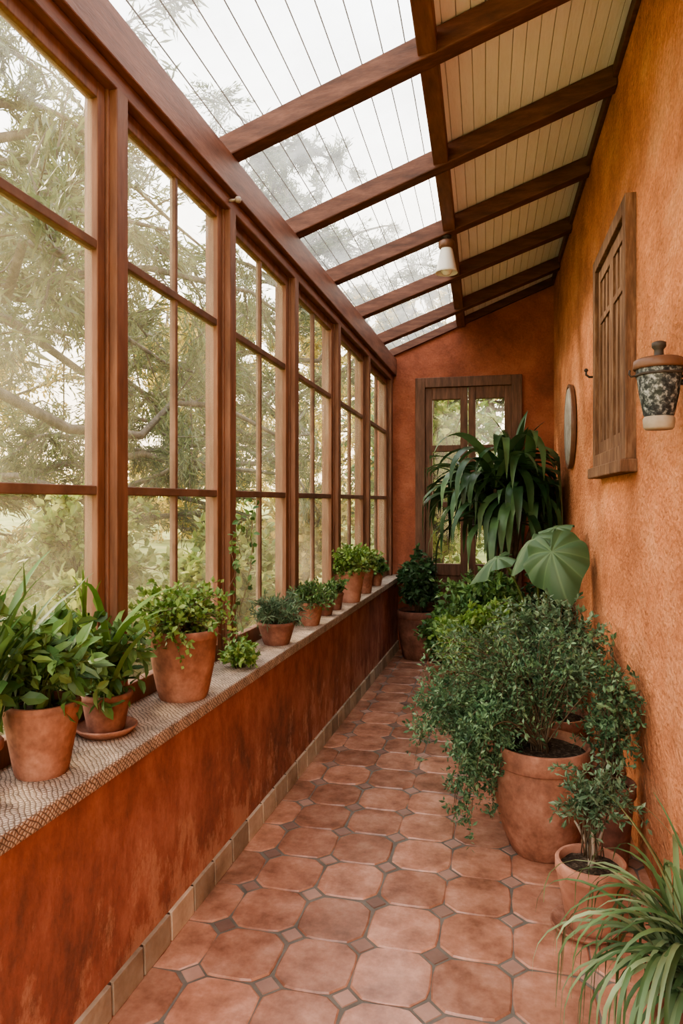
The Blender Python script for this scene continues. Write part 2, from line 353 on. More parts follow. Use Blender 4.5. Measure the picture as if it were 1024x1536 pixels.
for k in range(len(posts)-1):
    a=posts[k]+.042; b=posts[k+1]-.042
    mb=MB(); s=.036
    boxG(mb,a,a+s,.66,zT,-.02,.018); boxG(mb,b-s,b,.66,zT,-.02,.018)
    boxG(mb,a+s,b-s,.66,.725,-.02,.017); boxG(mb,a+s,b-s,lambda y:zT(y)-.05,zT,-.02,.017)
    boxG(mb,a+s,b-s,lambda y:zB(y)-.014,lambda y:zB(y)+.014,-.016,.015,1)
    boxG(mb,a+s,b-s,1.318,1.346,-.016,.015,1)
    if posts[k+1]>2.0:
        m_=(a+b)/2; boxG(mb,m_-.009,m_+.009,.72,lambda y:zT(y)-.045,-.012,.012,1)
    w=mb.obj('window_%d'%wn,[M['woodV'],M['bar']],bevel=.003)
    struct(w,'tall timber-framed window with divided dusty panes','window'); 
    g=MB(); g.add([(xG(a+.03),a+.03,.70),(xG(b-.03),b-.03,.70),(xG(b-.03),b-.03,zT(b)-.03),(xG(a+.03),a+.03,zT(a)-.03)],[(0,1,2,3)])
    g.obj('glass',M['glass'],parent=w); wn+=1
mb=MB(); strip(mb,lambda y:xG(y)-.07,lambda y:xG(y)+.075,lambda y:zT(y)+.055,lambda y:zE(y)+.004)
strip(mb,lambda y:xG(y)-.07,lambda y:xG(y)+.050,zT,lambda y:zT(y)+.055)
struct(mb.obj('trim_%d'%tn,M['wood'],bevel=.005),'long red-brown timber eave beam above the windows','beam'); tn+=1
raf=[-.15,.70,1.50,2.66,3.44,4.16,4.88,5.60]
skew={2.66:.26,3.44:.26,4.16:.16,4.88:.05}
for yr in raf:
    mb=MB(); h=.095; w=.04
    sk=skew.get(yr,0.0); yl_=yr+sk*.12; yq_=yr-sk*.88
    xa=xG(yl_)-.06; xb=xR(yq_)
    P=[(xa,yl_-w,R(xa,yl_)),(xb,yq_-w,R(xb,yq_)),(xb,yq_+w,R(xb,yq_)),(xa,yl_+w,R(xa,yl_))]
    P+= [(p[0],p[1],p[2]+h) for p in P]
    mb.hexa(P); struct(mb.obj('trim_%d'%tn,M['rafter'],bevel=.006),'dark red-brown sloping roof rafter','rafter'); tn+=1
mb=MB(); P=[(xG(YE)-.06,YE-.035,R(xG(YE)-.06,YE,.03)),(xR(YE),YE-.035,R(xR(YE),YE,.03)),(xR(YE),YE,R(xR(YE),YE,.03)),(xG(YE)-.06,YE,R(xG(YE)-.06,YE,.03))]
P+=[(p[0],p[1],p[2]+.065) for p in P]; mb.hexa(P)
struct(mb.obj('trim_%d'%tn,M['rafter']),'slim dark timber along the end wall top','trim'); tn+=1
mb=MB(); strip(mb,lambda y:xP(y)-.035,lambda y:xP(y)+.035,lambda y:R(xP(y),y,.022),lambda y:R(xP(y),y,.094))
struct(mb.obj('trim_%d'%tn,M['wood'],bevel=.004),'lengthwise timber between glazed and boarded roof','purlin'); tn+=1
mb=MB(); strip(mb,lambda y:xR(y)-.02,xR,lambda y:ZR+.03,lambda y:ZR+.088)
struct(mb.obj('trim_%d'%tn,M['rafter'],bevel=.003),'dark timber cornice on the stucco wall','trim'); tn+=1
mb=MB(); nb=15; ny=8
def pt(t,y,off): x=xP(y)+(xR(y)+.01-xP(y))*t; return (x,y,R(x,y,.096+off))
for i in range(ny):
    a=YN+(YE-YN)*i/ny; b=YN+(YE-YN)*(i+1)/ny
    mb.add([pt(0,a,.008),pt(1,a,.008),pt(1,b,.008),pt(0,b,.008)],[(0,1,2,3)],1)
for k in range(nb):
    t0=k/nb; t1=(k+1)/nb; g=.035/nb
    for_c=[(t0+g*.5,.003),(t0+g*1.4,0),(t1-g*1.4,0),(t1-g*.5,.003)]
    V=[];F=[]
    for i in range(ny+1):
        y=YN+(YE-YN)*i/ny
        for t,o in for_c: V.append(pt(t,y,o))
    for i in range(ny):
        for j in range(3): F.append((i*4+j,i*4+j+1,(i+1)*4+j+1,(i+1)*4+j))
    mb.add(V,F,0)
for i in range(ny):
    a=YN+(YE-YN)*i/ny; b=YN+(YE-YN)*(i+1)/ny
    mb.add([pt(-.02,a,.03),pt(1.1,a,.03),pt(1.1,b,.03),pt(-.02,b,.03)],[(0,1,2,3)],1)
struct(mb.obj('ceiling',[M['board'],M['groove']]),'cream tongue-and-groove boarded ceiling','ceiling')
bays=[YN]+raf+[YE]
for k in range(len(bays)-1):
    a,b=bays[k],bays[k+1]
    def pg(t,y,off=0): x=xG(y)-.12+(xP(y)-xG(y)+.12)*t; return (x,y,R(x,y,.098+off))
    mb=MB(); mb.add([pg(0,a),pg(1,a),pg(1,b),pg(0,b)],[(0,1,2,3)],0)
    nr=12
    for i in range(1,nr):
        t=i/nr; e=.0024
        mb.add([pg(t-e,a,-.001),pg(t+e,a,-.001),pg(t+e,b,-.001),pg(t-e,b,-.001),pg(t,a,-.006),pg(t,b,-.006)],[(0,4,5,3),(4,1,2,5)],1)
    struct(mb.obj('window_%d'%wn,[M['roofglass'],M['rib']]),'translucent ribbed roof glazing between rafters','skylight'); wn+=1

# door
mb=MB(); y0=YE-.03; y1=YE+.06
fw=.085
mb.box((DX0,y0,0),(DX0+fw,y1,DZ)); mb.box((DX1-fw,y0,0),(DX1,y1,DZ)); mb.box((DX0+fw,y0,DZ-fw),(DX1-fw,y1,DZ))
mid=(DX0+DX1)/2; ly0,ly1=YE-.01,YE+.045
gl=MB()
for (a,b) in ((DX0+fw,mid-.004),(mid+.004,DX1-fw)):
    st=.060
    mb.box((a,ly0,.02),(a+st,ly1,DZ-fw)); mb.box((b-st,ly0,.02),(b,ly1,DZ-fw))
    for z0,z1 in ((.02,.16),(.66,.76),(1.25,1.295),(1.73,1.785),(2.18,DZ-fw)):
        mb.box((a+st,ly0,z0),(b-st,ly1,z1))
    mb.box((a+st,ly0+.015,.16),(b-st,ly1-.01,.66)); mb.box((a+st+.03,ly0+.004,.2),(b-st-.03,ly0+.02,.62))
    gl.add([(a+st,ly0+.022,.76),(b-st,ly0+.022,.76),(b-st,ly0+.022,2.2),(a+st,ly0+.022,2.2)],[(0,1,2,3)])
d=mb.obj('door_1',M['doorwood'],bevel=.004); struct(d,'dark brown timber double door with glazed panes','door')
gl.obj('glass',M['doorglass'],parent=d)
h=MB(); h.box((mid+.018,ly0-.008,1.0),(mid+.05,ly0,1.16)); h.tube([(mid+.034,ly0-.005,1.1),(mid+.034,ly0-.045,1.1),(mid+.10,ly0-.05,1.1)],.008,8)
h.obj('handle',M['iron'],smooth=True,parent=d)

# ---------------------------------------------------------------- wall objects on the right
ya,yb,za,zb=2.80,3.62,1.46,2.46
W=lambda y,o:xR(y)-o
def boxW(mb,y0,y1,z0,z1,o0,o1,mi=0):
    mb.hexa([(W(y0,o0),y0,z0),(W(y0,o1),y0,z0),(W(y1,o1),y1,z0),(W(y1,o0),y1,z0),(W(y0,o0),y0,z1),(W(y0,o1),y0,z1),(W(y1,o1),y1,z1),(W(y1,o0),y1,z1)],mi)
e=empty('wooden_wall_shutter',(xR(3.28),3.28,za)); tag(e,'weathered brown wooden shuttered window on the orange wall','shutter')
def place(o,par): 
    o.parent=par; o.matrix_parent_inverse.translation=-par.location
    return o
mb=MB(); f=.060
boxW(mb,ya,ya+f,za,zb,-.005,.040); boxW(mb,yb-f,yb,za,zb,-.005,.040); boxW(mb,ya+f,yb-f,zb-f,zb,-.005,.040); boxW(mb,ya+f,yb-f,za,za+f,-.005,.040)
place(mb.obj('frame',M['shutter'],bevel=.004),e)
mb=MB(); boxW(mb,ya-.02,yb+.02,za-.05,za,-.005,.062); place(mb.obj('ledge',M['shutter'],bevel=.005),e)
yc=(ya+yb)/2
for (a,b) in ((ya+f+.004,yc-.004),(yc+.004,yb-f-.004)):
    s=.036
    mb=MB()
    boxW(mb,a,a+s,za+f,zb-f,0,.022); boxW(mb,b-s,b,za+f,zb-f,0,.022)
    boxW(mb,a+s,b-s,za+f,za+f+.06,0,.021); boxW(mb,a+s,b-s,zb-f-.06,zb-f,0,.021); boxW(mb,a+s,b-s,2.14,2.17,0,.021)
    boxW(mb,a+s,b-s,za+f,zb-f,-.004,.001,1)
    n=3
    for i in range(n):
        q0=a+s+(b-a-2*s)*i/n+.020; q1=a+s+(b-a-2*s)*(i+1)/n-.020
        boxW(mb,q0,q1,za+f+.06,2.14,.0,.014); boxW(mb,q0,q1,2.17,zb-f-.06,.0,.014)
    place(mb.obj('shutter_panel',[M['shutter'],M['cap']],bevel=.003),e)
yq=4.82; zq=1.79; e=empty('round_wall_plaque',(xR(yq),yq,zq)); tag(e,'round grey plaque with a brown wooden rim on the wall','wall plaque')
def discx(prof,k=48):
    V=[];F=[]
    for r,o in prof:
        for j in range(k):
            a=2*math.pi*j/k; V.append((-o,r*math.cos(a),r*math.sin(a)))
    for i in range(len(prof)-1):
        for j in range(k): F.append((i*k+j,i*k+(j+1)%k,(i+1)*k+(j+1)%k,(i+1)*k+j))
    return V,F
mb=MB(); V,F=discx([(.272,0),(.278,.024),(.272,.030),(.262,.030),(.257,.024),(.255,.014)]); mb.add(V,F); mb.obj('rim',M['lampcap'],smooth=True,parent=e)
mb=MB(); V,F=discx([(.257,.020),(.245,.030),(.15,.034),(.06,.036),(.001,.037)]); mb.add(V,F); mb.obj('plate',M['plaque'],smooth=True,parent=e)
e=empty('wall_hung_jar',(.418,2.10,1.50)); tag(e,'speckled black and white ceramic jar with brown lid on wall','jar')
mb=MB(); mb.lathe([(.001,.0),(.036,.0),(.040,.006),(.042,.03),(.038,.036)],32); mb.obj('base',M['greywood'],smooth=True,parent=e)
mb=MB(); mb.lathe([(.036,.034),(.040,.04),(.052,.10),(.060,.165),(.060,.17),(.05,.172)],32); mb.obj('body',M['speck'],smooth=True,parent=e)
mb=MB(); mb.lathe([(.05,.168),(.066,.168),(.068,.174),(.066,.192),(.055,.198),(.02,.201),(.001,.201)],32); mb.obj('lid',M['lampcap'],smooth=True,parent=e)
mb=MB(); mb.lathe([(.02,.200),(.013,.207),(.012,.222),(.019,.230),(.019,.242),(.010,.246),(.001,.246)],24); mb.obj('knob',M['iron'],smooth=True,parent=e)
mb=MB(); mb.box((.070,-.02,.05),(.081,.02,.20)); mb.tube([(.078,0,.13),(.055,0,.13)],.008,8); mb.tube([(.075,0,.15),(.06,-.045,.152),(0,-.064,.152),(-.05,-.04,.152),(-.06,.0,.152),(-.05,.04,.152),(0,.064,.152),(.06,.045,.152),(.075,0,.15)],.004,6)
mb.tube([(-.058,0,.152),(-.072,0,.150),(-.078,0,.158),(-.076,0,.168)],.003,6)
mb.obj('bracket',M['iron'],smooth=True,parent=e)
def hook(y,z):
    mb=MB(); x=xR(y)
    mb.lathe([(.001,0),(.02,0),(.02,.006),(.001,.008)],16)
    mb.v=[(x-p[2],y+p[0],z+p[1]) for p in mb.v]
    mb.tube([(x-.004,y,z),(x-.04,y,z),(x-.055,y,z+.012),(x-.055,y,z+.03)],.006,8)
    mb.lathe([(.001,-.01),(.008,-.007),(.011,0),(.008,.007),(.001,.01)],12,(x-.055,y,z+.035))
    o=mb.obj('wall_hook',M['iron'],smooth=True); tag(o,'small dark iron hook fixed to the orange wall','hook','iron wall hooks')
hook(3.74,1.93); hook(1.80,1.60)
yl=4.10; xl=-.33; zl=R(xl,yl)
e=empty('ceiling_lamp',(xl,yl,zl)); tag(e,'small white cone spot lamp with brown cap under rafter','lamp')
mb=MB(); mb.lathe([(.001,.0),(.03,.0),(.03,-.012),(.012,-.018),(.012,-.032),(.001,-.032)],24); mb.obj('mount',M['iron'],smooth=True,parent=e)
mb=MB(); mb.lathe([(.001,-.028),(.036,-.028),(.046,-.036),(.048,-.062),(.040,-.072),(.030,-.074)],24); mb.obj('cap',M['lampcap'],smooth=True,parent=e)
mb=MB(); mb.lathe([(.030,-.072),(.036,-.082),(.040,-.102),(.060,-.200),(.066,-.216),(.062,-.216),(.056,-.200),(.036,-.104),(.001,-.096)],32); mb.obj('shade',M['white'],smooth=True,parent=e)
mb=MB(); mb.lathe([(.001,-.228),(.02,-.224),(.034,-.206),(.036,-.185),(.02,-.14),(.014,-.11)],24); mb.obj('bulb',M['bulb'],smooth=True,parent=e)
mb=MB(); mb.lathe([(.001,-.012),(.010,-.010),(.014,0),(.010,.010),(.001,.012)],16,(xG(2.66)+.088,2.66,zT(2.66)+.03)); mb.tube([(xG(2.66)+.045,2.66,zT(2.66)+.03),(xG(2.66)+.085,2.66,zT(2.66)+.03)],.006,8)
tag(mb.obj('porcelain_knob',M['greywood'],smooth=True),'small cream porcelain knob on the eave beam','knob')

# ---------------------------------------------------------------- plants
T_OV=np.array([(0,0,0),(.3,.5,.06),(.7,.38,.03),(1,0,-.10),(.7,-.38,.03),(.3,-.5,.06),(.5,0,-.02)])
F_OV=[(0,6,1),(1,6,2),(2,6,3),(3,6,4),(4,6,5),(5,6,0)]
T_RH=np.array([(0,0,0),(.5,.5,.08),(1,0,0),(.5,-.5,.08)]); F_RH=[(0,3,2,1)]
def leaf_mesh(P,D,L,Wd,tpl='rh',up=.8,name='foliage',mat=None,parent=None,xmin=None,xmax=None,zmin=None):
    P=np.asarray(P,float); D=np.asarray(D,float); n=len(P)
    D/= (np.linalg.norm(D,axis=1,keepdims=True)+1e-9)
    U=rng.normal(0,1,(n,3))*(1-up)+np.array([0,0,up])
    Sd=np.cross(D,U); Sd/=(np.linalg.norm(Sd,axis=1,keepdims=True)+1e-9)
    Nn=np.cross(Sd,D)
    T,F=(T_OV,F_OV) if tpl=='ov' else (T_RH,F_RH)
    L=np.asarray(L).reshape(-1,1,1)*np.ones((n,1,1)); Wd=np.asarray(Wd).reshape(-1,1,1)*np.ones((n,1,1))
    V=P[:,None,:]+D[:,None,:]*T[None,:,0:1]*L+Sd[:,None,:]*T[None,:,1:2]*Wd+Nn[:,None,:]*T[None,:,2:3]*L
    V=V.reshape(-1,3)
    if xmax is not None: V[:,0]=np.minimum(V[:,0],xmax)
    if xmin is not None: V[:,0]=np.maximum(V[:,0],xmin)
    if zmin is not None: V[:,2]=np.maximum(V[:,2],zmin)
    k=len(T)
    faces=[]
    for f in F:
        base=np.arange(n)[:,None]*k+np.array(f)[None,:]; faces+=base.tolist()
    me=bpy.data.meshes.new(name); me.from_pydata(V.tolist(),[],faces)
    me.materials.append(mat); me.update()
    o=bpy.data.objects.new(name,me); COL.objects.link(o)
    if parent: o.parent=parent
    return o
def bez(a,b,c,n):
    t=np.linspace(0,1,n)[:,None]; a,b,c=map(np.array,(a,b,c))
    return (1-t)**2*a+2*t*(1-t)*b+t*t*c
def shrub(par,z0,ell,nb,ns,nl,L,Wd,mat,tpl='rh',stem='stem',rs=.004,sub=.3,lift=.7,xmin=None,xmax=None,full=.55,droop=.2,up=.6,zmin=None,ctr=(0,0),t0=.35):
    rx,ry,rz,cz=ell; mb=MB(); LP=[];LD=[]
    for i in range(nb):
        v=rng.normal(0,1,3); v/=np.linalg.norm(v); r=full+(1-full)*rng.random()
        e=np.array([ctr[0]+v[0]*rx*r,ctr[1]+v[1]*ry*r,z0+cz+v[2]*rz*r])
        if xmax is not None: e[0]=min(e[0],xmax-.02*rng.random()-.01)
        if xmin is not None: e[0]=max(e[0],xmin+.02*rng.random()+.01)
        c=np.array([ctr[0]*.5+e[0]*.35-ctr[0]*.2,ctr[1]*.5+e[1]*.35-ctr[1]*.2,max(e[2],z0+cz)*1.0+lift*rz*.4])
        s=np.array([rng.normal(0,.012),rng.normal(0,.012),z0-.01])
        P=bez(s,c,e,9); mb.tube(P,[rs*(1-.75*t/8) for t in range(9)],5)
        for k in range(ns):
            t=t0+(1-t0)*(k+rng.random())/ns; f=min(t*8,7.99); j=int(f); p=P[j]+(P[j+1]-P[j])*(f-j)
            tan=P[j+1]-P[j]; tan/=np.linalg.norm(tan)+1e-9
            dv=rng.normal(0,1,3)+tan*.9+np.array([0,0,.2]); dv/=np.linalg.norm(dv)
            ln=sub*max(rx,rz)*(.5+rng.random()*.7)
            q=p+dv*ln+np.array([0,0,-droop*ln])
            if xmax is not None: q[0]=min(q[0],xmax)
            if xmin is not None: q[0]=max(q[0],xmin)
            cc=p+dv*ln*.55+np.array([0,0,droop*ln*.4])
            Q=bez(p,cc,q,5); mb.tube(Q,[rs*.35,rs*.3,rs*.25,rs*.2,rs*.12],3,cap=False)
            tt=rng.random(nl)*.95+.05
            pp=(1-tt)[:,None]**2*p+2*(tt*(1-tt))[:,None]*cc+(tt**2)[:,None]*q
            dd=rng.normal(0,.8,(nl,3))+dv*.7+np.array([0,0,.1])
            LP.append(pp);LD.append(dd)
    LP=np.concatenate(LP);LD=np.concatenate(LD); n=len(LP)
    sc=.6+.8*rng.random(n)
    mb.obj('stems',M[stem],smooth=True,parent=par)
    return leaf_mesh(LP,LD,L*sc,Wd*sc,tpl,up,'foliage',M[mat],par,xmin,xmax,zmin)
def pot(par,rt,h,mat='clay',rb=None,rim=.022,rimh=None,bulge=.0,z=0,loc=(0,0),name='pot'):
    rb=rb or rt*.68; rimh=rimh or h*.17; mb=MB(); rw=rt-rim*.35
    prof=[(.001,0),(rb*.96,0),(rb,.005)]
    for t in (.12,.25,.4,.5,.62,.75,.88,1): 
        prof.append((rb+(rw-rb)*t+bulge*rt*math.sin(math.pi*t),(h-rimh)*t))
    prof+=[(rt-.002,h-rimh+.002),(rt,h-rimh+.006),(rt,h-.005),(rt-.004,h),(rt-.012,h),(rt-.016,h-.006),(rt-.018,h-.05*h-.02)]
    mb.lathe(prof,44,(loc[0],loc[1],z)); mb.obj(name,M[mat],smooth=True,parent=par).modifiers.new('e','EDGE_SPLIT').split_angle=math.radians(50)
    s=MB(); zz=z+h-.05*h-.012; k=32; V=[(loc[0],loc[1],zz+.004)]
    for rr in (.5,1.0):
        for j in range(k): V.append((loc[0]+(rt-.017)*rr*math.cos(2*math.pi*j/k),loc[1]+(rt-.017)*rr*math.sin(2*math.pi*j/k),zz+rng.normal(0,.0015)))
    F=[(0,1+j,1+(j+1)%k) for j in range(k)]+[(1+j,1+k+j,1+k+(j+1)%k,1+(j+1)%k) for j in range(k)]
    s.add(V,F); s.obj('soil',M['soil'],smooth=True,parent=par)
    return zz
def saucer(loc,r,mat='clay'):
    mb=MB(); mb.lathe([(.001,0),(r*.8,0),(r,.018),(r,.022),(r-.006,.022),(r*.78,.008),(.001,.007)],40)
    o=mb.obj('plant_saucer',M[mat],smooth=True,loc=loc); tag(o,'round terracotta saucer under a potted plant','saucer','terracotta saucers'); return o
def straps(par,base,n,Lr,Wr,mat,elev=(30,85),droop=1.0,name='foliage',seg=10,xmin=None,xmax=None,zmin=None,fold=.25,az=None,jit=.012):
    mb=MB()
    for i in range(n):
        a=rng.random()*2*math.pi if az is None else rng.uniform(*az)
        el=math.radians(rng.uniform(*elev)); L=rng.uniform(*Lr); w=rng.uniform(*Wr)
        p=np.array(base)+rng.normal(0,jit,3)*np.array([1,1,.5]); h=np.array([math.cos(a),math.sin(a),0]); side=np.array([-math.sin(a),math.cos(a),0])
        V=[]; ds=L/seg; th=el; twist=rng.normal(0,.25); g=droop*rng.uniform(.7,1.25)
        for k in range(seg+1):
            t=k/seg
            ww=w*.5*min(1,.35+t*3)*(1-max(0,(t-.45)/.55)**1.8)+.0006
            tang=h*math.cos(th)+np.array([0,0,math.sin(th)]); nn=np.cross(side,tang)*-1
            sd=side*math.cos(twist*t)+nn*math.sin(twist*t)
            for sg in (-1,0,1):
                q=p+sd*ww*sg+nn*(abs(sg)*ww*fold)
                V.append(q)
            p=p+tang*ds
            th-=g*(.6+1.4*t)*ds/L*math.radians(150)
            th=max(th,math.radians(-86))
            if xmax is not None and p[0]>xmax-.02: h=np.array([min(0,h[0]*.3),h[1],0])
        V=np.array(V)
        if xmax is not None: V[:,0]=np.minimum(V[:,0],xmax-rng.random()*.01)
        if xmin is not None: V[:,0]=np.maximum(V[:,0],xmin+rng.random()*.01)
        if zmin is not None: V[:,2]=np.maximum(V[:,2],zmin+rng.random()*.01)
        F=[]
        for k in range(seg):
            for j in range(2): F.append((k*3+j,k*3+j+1,(k+1)*3+j+1,(k+1)*3+j))
        mb.add(V,F)
    return mb.obj(name,M[mat],smooth=True,parent=par)

Z=.66
def gl_lim(y,x): return xG(y)+.03-x
p=empty('potted_houseplant',(-1.065,1.45,Z)); tag(p,'broad-leaved green houseplant in plain terracotta pot on sill','potted plant')
z=pot(p,.088,.17,'clay',rb=.06,rim=.004,rimh=.02)
shrub(p,z,(.18,.21,.20,.13),30,5,4,.052,.026,'lf_mid','ov','gstem',.0028,.34,.6,xmin=gl_lim(1.3,-1.065),up=.6,full=.4,droop=.4)
p=empty('potted_strap_plant',(-1.10,1.27,Z)); tag(p,'green strap-leaved plant in terracotta pot beside the glass','potted plant')
z=pot(p,.06,.13,'clayD')
straps(p,(0,.03,z),36,(.34,.52),(.016,.026),'lf_mid',(72,89),.36,xmin=gl_lim(1.3,-1.10),xmax=.12)
p=empty('potted_houseplant',(-1.075,1.74,Z+.008)); tag(p,'upright green leafy plant in small terracotta pot on saucer','potted plant')
z=pot(p,.072,.105,'clayD')
shrub(p,z,(.13,.13,.13,.09),22,4,4,.045,.022,'lf_mid','ov','gstem',.0028,.28,.6,xmin=gl_lim(1.7,-1.075),droop=.5)
straps(p,(0,0,z),24,(.30,.50),(.013,.022),'lf_bright',(66,89),.55,name='long_leaves',xmin=gl_lim(1.7,-1.075),xmax=.16)
saucer((-1.075,1.74,Z),.084,'clay')
p=empty('potted_herb',(-1.025,2.115,Z)); tag(p,'bushy small-leaved herb in large rounded terracotta pot on sill','potted plant')
z=pot(p,.113,.225,'clay',rb=.078,rim=.012,rimh=.03,bulge=.04)
shrub(p,z,(.19,.26,.095,.065),60,6,8,.020,.013,'lf_bright','rh','stem',.0025,.35,.5,xmin=gl_lim(1.95,-1.025),up=.5,full=.3)
p=empty('trailing_vine',(-1.045,2.62,Z)); tag(p,'thin climbing vine trained up the window post','vine')
mb=MB(); LP=[];LD=[]
for s_ in range(3):
    pts=[]; q=np.array([rng.normal(0,.01),0,0.]); 
    for k in range(25):
        q=q+np.array([rng.normal(.000,.007),rng.normal(.001 if s_ else .0,.009),.026-.003*s_]); q[0]=min(max(q[0],-.02),.1); pts.append(q.copy())
        if rng.random()<.55 or k>20:
            for _ in range(2):
                LP.append(q+rng.normal(0,.008,3)); LD.append(rng.normal(0,1,3))
    mb.tube(pts,.0018,4)
mb.obj('stems',M['stem'],parent=p); leaf_mesh(LP,LD,.030,.02,'ov',.4,'foliage',M['lf_mid'],p,xmin=-.03)
p=empty('sill_weed',(-.99,2.54,Z)); tag(p,'low clump of small green leaves growing on sill','plant')
shrub(p,0.01,(.07,.14,.05,.04),26,4,6,.020,.013,'lf_bright','ov','gstem',.0015,.4,.5,zmin=.002)
def sillplant(x,y,rt,h,ell,leafm,lab,mat='clay',nb=46,ns=5,nl=8,L=.018,Wd=.010,tpl='rh',rim=.008,**kw):
    p=empty('potted_herb',(x,y,Z)); tag(p,lab,'potted plant')
    z=pot(p,rt,h,mat,rim=rim); shrub(p,z,ell,nb,ns,nl,L,Wd,leafm,tpl,'stem',.002,.35,.5,xmin=gl_lim(y-.1,x),**kw); return p
sillplant(-1.0,3.0,.085,.10,(.13,.19,.070,.06),'lf_grey','grey-green spiky-leaved plant in small terracotta pot on sill','clayD',L=.03,Wd=.006,up=.4)
sillplant(-.985,3.50,.072,.12,(.14,.20,.06,.045),'lf_mid','low mid-green bushy herb in terracotta pot on sill','clay',nb=56)
sillplant(-.985,3.82,.055,.10,(.08,.10,.05,.05),'lf_mid','small green herb in narrow terracotta pot','clayD',nb=30)
sillplant(-.975,4.03,.048,.10,(.07,.08,.05,.05),'lf_mid','tiny green herb in dark terracotta pot','clayD',nb=26)
sillplant(-.962,4.36,.094,.20,(.18,.20,.09,.08),'lf_bright','bright green mounded plant in pinkish terracotta pot','clayP',nb=80,L=.024,Wd=.015)
sillplant(-.955,4.80,.070,.19,(.12,.13,.07,.06),'lf_bright','yellow-green bushy plant in terracotta pot on sill','clay',nb=40,L=.022,Wd=.014)
sillplant(-.950,5.25,.05,.10,(.08,.12,.07,.06),'lf_mid','small leafy plant in terracotta pot at sill end','clay',nb=30,L=.03,Wd=.018)

p=empty('potted_shrub',(-.70,5.80,0)); tag(p,'dense dark green shrub in large dark terracotta pot in the corner','potted plant')
z=pot(p,.175,.40,'clayD',rb=.12,rim=.016,rimh=.06,bulge=.07)
shrub(p,z,(.17,.17,.26,.26),56,6,7,.050,.028,'lf_dark','ov','stem',.005,.28,.6,xmin=-.20,up=.6)
p=empty('potted_plant',(-.42,4.90,0)); tag(p,'leafy green plant in small terracotta pot on floor','potted plant')
z=pot(p,.11,.19,'clay')
shrub(p,z,(.17,.19,.20,.21),60,5,6,.04,.023,'lf_mid','ov','gstem',.003,.3,.6,zmin=0.0)
p=empty('potted_dracaena',(-.03,5.28,0)); tag(p,'tall dracaena with long dark drooping leaves beside the door','potted plant')
z=pot(p,.17,.34,'clayD')
mb=MB(); heads=[((.02,0,1.48),1.1),((-.14,-.02,1.30),1.1),((.18,-.03,1.40),1.05),((.02,-.08,1.12),1.05),((-.04,-.12,1.40),1.1),((.24,-.05,1.20),1.0),((.12,-.12,1.28),1.0)]
for (hx,hy,hz),s_ in heads: mb.tube([(hx*.1,hy*.1,z-.02),(hx*.4,hy*.4,.7),(hx,hy,hz)],[.02,.017,.012],8)
mb.obj('trunk',M['stem'],smooth=True,parent=p)
for (hx,hy,hz),s_ in heads:
    straps(p,(hx,hy,hz),26,(.52*s_,.86*s_),(.055,.08),'lf_strap',(10,75),1.0,seg=14,xmax=.40,xmin=-.55)
straps(p,(.11,-.01,1.52),7,(.34,.50),(.05,.07),'lf_strap',(74,89),.2,seg=10,xmax=.36)
p=empty('potted_fern',(-.14,4.45,0)); tag(p,'lush bright green fern-like plant in terracotta pot','potted plant')
z=pot(p,.15,.27,'clay')
shrub(p,z,(.34,.42,.32,.30),130,7,8,.042,.022,'lf_mid','ov','gstem',.003,.25,.8,xmax=.50,up=.6,zmin=0)
p=empty('potted_fern',(-.06,3.70,0)); tag(p,'bright green leafy plant in terracotta pot beside wall','potted plant')
z=pot(p,.13,.34,'clay')
shrub(p,z,(.32,.28,.25,.25),120,7,8,.036,.018,'lf_bright','ov','gstem',.003,.25,.8,xmax=.42,up=.6,zmin=0,droop=.6)
p=empty('potted_fern',(.28,4.75,0)); tag(p,'dark leafy plant in terracotta pot against the wall','potted plant')
z=pot(p,.12,.45,'clayD')
shrub(p,z,(.20,.25,.25,.22),60,6,8,.036,.018,'lf_dark','ov','gstem',.003,.25,.8,xmax=.13,up=.6,zmin=0)
# big round leaf plant
p=empty('potted_elephant_ear',(.20,4.10,0)); tag(p,'plant with huge round grey-green leaves in terracotta pot','potted plant')
z=pot(p,.13,.34,'clayD')
mb=MB(); bl=MB(); veins=[]
def bigleaf(c,nrm,tipdir,r,xm=.235):
    c=Vector(c); n=Vector(nrm).normalized(); t=Vector(tipdir); t=(t-n*t.dot(n)).normalized(); s=n.cross(t)
    ka,kr=144,14; V=[c]; F=[]; veins.append(0.)
    vd=[0,.62,-.62,1.25,-1.25,1.95,-1.95,2.6,-2.6]   # main vein directions
    for i in range(1,kr+1):
        q=i/kr
        for j in range(ka):
            a=2*math.pi*j/ka
            sa=a if a<=math.pi else a-2*math.pi
            da=abs(sa)
            dv=min(abs(sa-v) for v in vd)
            vein=min(dv/.30,1.)
            tipb=.42*math.exp(-(da/.32)**2)
            rad=r*(.80+.10*math.cos(a)+.05*vein*q+tipb)*(1-.70*math.exp(-((math.pi-da)/.27)**2))
            hz=r*(.12*vein*q*(1-.2*q) -.16*q*q -.44*q*q*max(0,math.cos(a))**2-.10*q*q*abs(math.sin(a))+.09*math.sin(2*a+r*40)*q*q+.06*math.sin(6*a+r*50)*q**3)
            P=c+(t*math.cos(a)+s*math.sin(a))*rad*q+n*hz
            P.x=min(P.x,xm)
            V.append(P); veins.append(min(dv*q*5.0,1.))
    for j in range(ka): F.append((0,1+j,1+(j+1)%ka))
    for i in range(kr-1):
        for j in range(ka): F.append((1+i*ka+j,1+(i+1)*ka+j,1+(i+1)*ka+(j+1)%ka,1+i*ka+(j+1)%ka))
    bl.add(V,F)
    mb.tube(bez((0,0,z),(c.x*.4,c.y*.4,c.z*.8+.1),tuple(c-n*.003),10),[.008-.0004*k for k in range(10)],6)
bigleaf((.035,-.36,1.04),(-.35,-.78,.52),(.25,-.3,-.9),.20)
